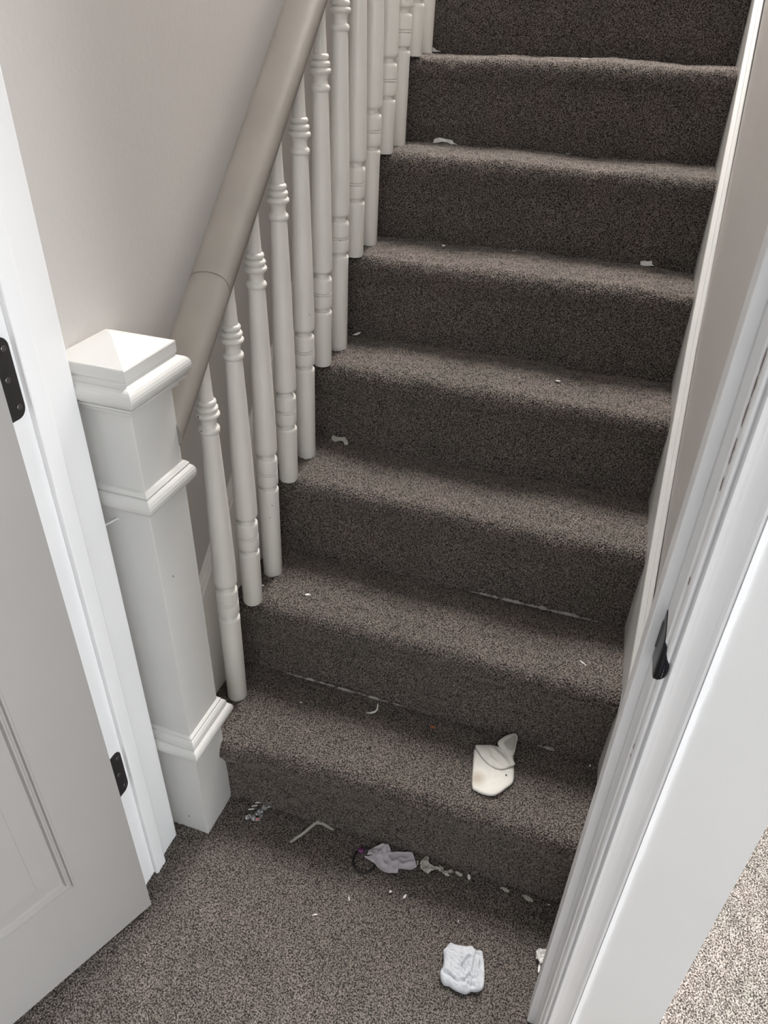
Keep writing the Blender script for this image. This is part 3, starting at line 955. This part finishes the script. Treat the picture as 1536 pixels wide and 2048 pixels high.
sheet('torn_label', [(0.4640, -0.0015), (0.4610, -0.0120), (0.4585, -0.0200), (0.4640, -0.0300), (0.4730, -0.0350), (0.4800, -0.0335), (0.4850, -0.0260), (0.4960, -0.0215), (0.5040, -0.0230), (0.5120, -0.0265), (0.5215, -0.0240), (0.5125, -0.0180), (0.5060, -0.0140), (0.5050, -0.0110), (0.5000, -0.0135), (0.4900, -0.0165), (0.4800, -0.0160), (0.4740, -0.0120), (0.4725, -0.0030), (0.4690, 0.0000)],
      0.003, M['scrap'], None, 0.0045, 0.0006, 12, 0.0022, 'curled torn beige paper scrap right of the grey tissue at the first riser', 'paper', 'paper scraps along the first riser', freq=90)
G1 = 'paper scraps along the first riser'
bits = [
    (blob(0.5185, -0.0130, 0.015, 0.006, 0.45, 1), 0.003, 'scrap', 'small pale paper scrap just right of the curled beige one', G1),
    (blob(0.4985, -0.0095, 0.006, 0.003, -0.5, 2), 0.004, 'scrap', 'tiny scrap tucked against the riser above the curled beige scrap', G1),
    (blob(0.5375, -0.0115, 0.018, 0.007, -0.15, 3), 0.003, 'scrap', 'flat grey brown paper scrap left of the bright white flake', G1),
    (blob(0.5580, -0.0115, 0.013, 0.006, -1.2, 4), 0.004, 'scrap_w', 'brightest white plastic flake at the foot of the first riser', G1),
    (blob(0.6300, -0.0115, 0.017, 0.007, -0.15, 5), 0.003, 'scrap', 'dull paper scrap at the first riser, right of the white flake', G1),
    (blob(0.6740, -0.0125, 0.022, 0.009, -0.35, 6), 0.003, 'scrap', 'triangular dull paper scrap at the first riser near the right wall', G1),
    (blob(0.7150, -0.0115, 0.007, 0.004, 0.2, 7), 0.003, 'scrap', 'last tiny scrap in the dark corner by the right door frame', G1),
    (blob(0.4530, -0.0180, 0.004, 0.011, 0.3, 8), 0.003, 'scrap', 'dark thin sliver between the grey tissue and curled beige scrap', G1),
    (blob(0.4210, -0.0910, 0.006, 0.005, 0.3, 9), 0.002, 'scrap_w', 'tiny white triangular flake below the torn tissue', 'white flakes on the hall carpet'),
    (blob(0.4500, -0.0905, 0.004, 0.011, -0.25, 10), 0.002, 'scrap_w', 'curved white sliver right of the triangular flake on the hall carpet', 'white flakes on the hall carpet'),
    (blob(0.3010, -0.1810, 0.010, 0.0022, 0.55, 11), 0.002, 'scrap_w', 'short white straw like splinter lowest on the hall carpet', 'white flakes on the hall carpet'),
    (blob(0.3500, -0.1300, 0.011, 0.0020, -1.1, 12), 0.002, 'scrap_w', 'thin pale thread below the hair tie', 'white flakes on the hall carpet'),
    (blob(0.5590, -0.1010, 0.003, 0.007, 0.2, 13), 0.002, 'scrap', 'tiny pale crumb above the tissue wad', 'white flakes on the hall carpet'),
    (blob(0.1380, 0.1300, 0.0045, 0.0040, 0.0, 15), R + 0.003, 'scrap_w', 'white speck on the bottom step near the first baluster', 'white flakes on the steps'),
    (blob(0.7380, 0.1820, 0.0045, 0.0060, 0.0, 16), R + 0.003, 'scrap_w', 'white speck in the back right corner of the bottom step', 'white flakes on the steps'),
    (blob(0.1050, 0.2540, 0.013, 0.0048, 0.25, 17), 2 * R + 0.003, 'scrap_w', 'pale oval flake on the second step', 'white flakes on the steps'),
    (blob(0.6830, 0.2580, 0.020, 0.0025, -0.55, 18), 2 * R + 0.003, 'scrap_w', 'white thread on the right of the second step', 'white flakes on the steps'),
    (blob(0.0010, 0.2450, 0.010, 0.0070, 0.2, 19), 2 * R + 0.004, 'scrap_w', 'white chip behind the second baluster on the second step', 'white flakes on the steps'),
    (blob(0.5130, 0.6900, 0.011, 0.0060, -0.1, 20), 4 * R + 0.003, 'scrap_w', 'pale flake on the right half of the fourth step', 'white flakes on the steps'),
    (blob(0.1740, 0.9390, 0.009, 0.0100, 0.3, 21), 5 * R + 0.003, 'scrap_w', 'bright round crumb on the left of the fifth step', 'white flakes on the steps'),
    (blob(0.3410, 0.9620, 0.014, 0.0070, 0.9, 22), 5 * R + 0.003, 'scrap', 'small tan crumb at the back of the fifth step', 'white flakes on the steps'),
    (blob(0.0990, 1.0600, 0.007, 0.0080, 0.0, 24), 6 * R + 0.003, 'scrap_w', 'tiny white crumb on the left of the sixth step', 'white flakes on the steps'),
    (blob(0.4110, 1.1600, 0.012, 0.0060, 0.6, 25), 6 * R + 0.002, 'scrap', 'thin dull splinter at the back of the sixth step', 'white flakes on the steps'),
    (blob(0.4010, 1.3000, 0.022, 0.0120, 0.0, 26), 7 * R + 0.003, 'scrap_w', 'rounded white bit in the middle of the seventh step', 'white flakes on the steps'),
]
for i, (ol, z_, m_, lab, grp) in enumerate(bits):
    sheet('paper_scrap', ol, z_, M[m_], None, 0.0012, 0.0008, 20 + i, 0.003, lab, 'scrap', grp, freq=160)
sheet('orange_crumb', blob(0.4200, 0.1640, 0.013, 0.0050, -0.15, 14), R + 0.003, M['orange'], None, 0.001, 0.0012, 44, 0.003, 'small orange brown crumb at the back of the bottom step', 'crumb')
# bent white sliver on the bottom step
sheet('bent_sliver', [(0.2775, 0.1500), (0.2870, 0.1560), (0.2935, 0.1620), (0.2950, 0.1690), (0.2920, 0.1830), (0.2940, 0.1840), (0.2985, 0.1690), (0.2965, 0.1590), (0.2900, 0.1530)],
      R + 0.003, M['scrap_w'], None, 0.0006, 0.0008, 31, 0.004, 'thin bent white sliver at the back of the bottom step', 'scrap')
# pieces leaning against upper risers
def leaning(name, pts, yb, z0, mat, label, group, seed, tilt=0.25, cat='scrap'):
    """outline in (x, height) leaning back against a riser"""
    a = np.array(pts); cx = a[:, 0].mean()
    bm = bmesh.new()
    f = bm.faces.new([bm.verts.new((px - cx, pz * tilt, pz)) for px, pz in pts])
    bmesh.ops.triangulate(bm, faces=[f])
    for _ in range(3):
        bmesh.ops.subdivide_edges(bm, edges=[e for e in bm.edges if e.calc_length() > 0.004], cuts=1)
        bmesh.ops.triangulate(bm, faces=bm.faces)
    for v in bm.verts:
        v.co.y += 0.003 * noise.noise(Vector((v.co.x * 80, seed, v.co.z * 80)))
    o = obj_bm(name, bm, mat)
    md = o.modifiers.new('thick', 'SOLIDIFY'); md.thickness = 0.0008; md.offset = 0
    o.location = (cx, yb, z0)
    return tag(o, label, cat, group)


leaning('paper_scrap', [(0.028, 0.000), (0.026, 0.010), (0.031, 0.0155), (0.040, 0.0130), (0.050, 0.0140), (0.060, 0.0165), (0.066, 0.010), (0.070, 0.001), (0.062, -0.002), (0.056, 0.005), (0.047, 0.006), (0.038, 0.001)],
        3 * G - 0.009, 3 * R + 0.003, M['scrap'], 'grey bone shaped paper scrap against the riser above the third step', 'white flakes on the steps', 3)
leaning('paper_scrap', [(0.070, 0.000), (0.072, 0.009), (0.084, 0.0130), (0.098, 0.0110), (0.110, 0.0100), (0.118, 0.0090), (0.124, 0.0030), (0.135, 0.001), (0.122, -0.001), (0.105, 0.0035), (0.092, 0.004), (0.082, 0.001)],
        6 * G - 0.008, 6 * R + 0.003, M['scrap_w'], 'crinkled whitish scrap against the riser above the sixth step', 'white flakes on the steps', 5)
leaning('paper_scrap', [(0.630, 0.000), (0.628, 0.008), (0.636, 0.0100), (0.645, 0.0095), (0.652, 0.0115), (0.655, 0.0045), (0.660, 0.002), (0.648, 0.0005), (0.640, -0.0005)],
        5 * G - 0.010, 5 * R + 0.003, M['scrap_w'], 'small star shaped white scrap on the right of the fifth step', 'white flakes on the steps', 7)
leaning('paper_scrap', [(0.004, 0.000), (0.012, 0.005), (0.020, 0.009), (0.026, 0.010), (0.023, 0.006), (0.015, 0.001)],
        4 * G - 0.010, 4 * R + 0.003, M['scrap_w'], 'thin pale sliver beside the seventh baluster on the fourth step', 'white flakes on the steps', 9)
leaning('paper_scrap', [(-0.020, 0.000), (-0.014, 0.006), (-0.006, 0.0095), (0.004, 0.0090), (0.010, 0.004), (0.022, 0.002), (0.010, 0.000)],
        7 * G - 0.012, 7 * R + 0.002, M['scrap_w'], 'white crumpled bit behind the topmost baluster on the seventh step', 'white flakes on the steps', 11)
# crumpled scrap beside the right door frame
rs1 = empty('crumpled_scrap', (0.715, -0.112, 0))
tag(rs1, 'small crumpled white scrap on the floor, half hidden by the right door frame', 'paper')
sheet('scrap_body', [(0.706, -0.104), (0.712, -0.098), (0.724, -0.096), (0.735, -0.102), (0.736, -0.118), (0.728, -0.128), (0.716, -0.124), (0.708, -0.118)], 0.002, M['scrap_w'], rs1, 0.005, 0.0008, 77, 0.003, freq=110)
sheet('scrap_tail', [(0.7145, -0.118), (0.7180, -0.119), (0.7170, -0.138), (0.7150, -0.140), (0.7140, -0.130)], 0.002, M['scrap_w'], rs1, 0.001, 0.0008, 78, 0.004)


# frayed white backing showing along two riser feet
def lint(name, x0_, x1_, yb, z0, label, seed, hgt=0.0095, dens=4200):
    rnd = random.Random(seed)
    bm = bmesh.new()
    n = int((x1_ - x0_) * dens * 3)
    for i in range(n):
        u = rnd.random()
        px = x0_ + (x1_ - x0_) * u
        env = min(1, 5 * u, 5 * (1 - u)) ** 0.6 * max(0.05, 0.62 + 0.9 * noise.noise(Vector((px * 60, seed, 0.3))) + 0.4 * noise.noise(Vector((px * 170, seed, 2.3))))
        if rnd.random() > env: continue
        py = yb - 0.0015 + rnd.uniform(-0.0022, 0.0010)
        zb_ = z0 + rnd.uniform(-0.003, 0.0030) * env + 0.0015 * noise.noise(Vector((px * 30, seed, 3)))
        l = rnd.uniform(0.0018, hgt) * env
        a = rnd.uniform(-1.4, 1.4)
        dx, dz = l * math.sin(a), l * abs(math.cos(a)) * 0.9
        dy = rnd.uniform(-0.0015, -0.0002)
        w_ = 0.00050
        p = Vector((px, py, zb_)); q = p + Vector((dx * 0.5, dy, dz * 0.5)); r_ = p + Vector((dx, dy * 1.3, dz))
        prev = None
        for pt, ww in ((p, w_), (q, w_), (r_, w_ * 0.5)):
            ring = [bm.verts.new(pt + Vector((ww * math.cos(t), ww * math.sin(t), ww * 0.3 * math.cos(t)))) for t in (0, 2.1, 4.2)]
            if prev:
                for j in range(3):
                    bm.faces.new((prev[j], prev[(j + 1) % 3], ring[(j + 1) % 3], ring[j]))
            prev = ring
    o = obj_bm(name, bm, M['lint'])
    tag(o, label, 'lint', None, 'stuff')
    return o


lint('carpet_fray', 0.068, 0.345, G - 0.0005, R + 0.006, 'pale frayed carpet edge along the riser foot above the bottom step', 3)
lint('carpet_fray', 0.425, 0.710, 2 * G - 0.0005, 2 * R + 0.004, 'pale frayed carpet edge along the riser foot above the second step', 8, 0.0075)
lint('carpet_fray', 0.630, 0.668, G - 0.0005, R + 0.005, 'short pale frayed patch behind the sock on the bottom step', 5, 0.006, 2500)

# painted-over nail on the front face of the newel post
bm = bmesh.new()
rg = []
a_, b_ = Vector((-0.030, -0.1035, 0.778)), Vector((-0.044, -0.1240, 0.772))
dvec = (b_ - a_).normalized(); side = dvec.cross(Vector((0, 0, 1))).normalized(); up_ = side.cross(dvec)
for t, rr in ((0, 0.0026), (0.12, 0.0016), (0.9, 0.0015), (0.92, 0.0030), (1.0, 0.0026)):
    c_ = a_.lerp(b_, t)
    rg.append([bm.verts.new(c_ + side * rr * math.cos(2 * math.pi * i / 10) + up_ * rr * math.sin(2 * math.pi * i / 10) - a_) for i in range(10)])
for p, q in zip(rg, rg[1:]):
    for i in range(10):
        bm.faces.new((p[i], p[(i + 1) % 10], q[(i + 1) % 10], q[i]))
bm.faces.new(rg[0]); bm.faces.new(rg[-1])
nl = obj_bm('nail', bm, M['post'], None, True)
nl.location = a_
tag(nl, 'white painted nail sticking out of the front of the newel post', 'nail')

# small nicks in the paint of the post and balusters
def nick(parent, at_, n, r, seed):
    """thin irregular dark flake lying on a surface with normal n (parent-local)"""
    rnd = random.Random(seed)
    n = Vector(n).normalized(); u = n.cross(Vector((0, 0, 1))).normalized(); v = n.cross(u)
    bm = bmesh.new()
    lo, hi = [], []
    for i in range(9):
        t = 2 * math.pi * i / 9; k = r * rnd.uniform(0.6, 1.2)
        p = Vector(at_) + u * (k * 0.7 * math.cos(t)) + v * (k * math.sin(t))
        lo.append(bm.verts.new(p - n * 0.0012)); hi.append(bm.verts.new(p + n * 0.00035))
    bm.faces.new(hi); bm.faces.new(lo)
    for i in range(9):
        bm.faces.new((lo[i], lo[(i + 1) % 9], hi[(i + 1) % 9], hi[i]))
    o = obj_bm('paint_nick', bm, M['chip'], parent)
    o['label'] = 'small dark nick in the white paint'
    return o


nick(newel, (0.0487, -0.019, 0.662), (1, 0, 0), 0.0022, 1)
nick(newel, (-0.012 + 0.020, -0.0481, 0.041), (0, -1, 0), 0.0026, 2)
bals = [o for o in C.objects if o.name.startswith('baluster') and o.parent is None]
bals.sort(key=lambda o: o.location.y)
def bal_nick(n, ang, dz, r, sz, seed):
    a = math.radians(ang); d_ = (math.cos(a), math.sin(a), 0)
    nick(bals[n], (r * d_[0], r * d_[1], dz), d_, sz, seed)
bal_nick(2, -45, -0.448, 0.0205, 0.0020, 3)
bal_nick(2, -60, -0.478, 0.0205, 0.0016, 4)
bal_nick(0, -110, 0.0285, 0.0196, 0.0020, 5)
bal_nick(0, -105, 0.002, 0.0174, 0.0018, 6)
bal_nick(6, -60, -0.3795, 0.0206, 0.0018, 7)
bal_nick(4, -30, -0.2950, 0.0215, 0.0016, 8)
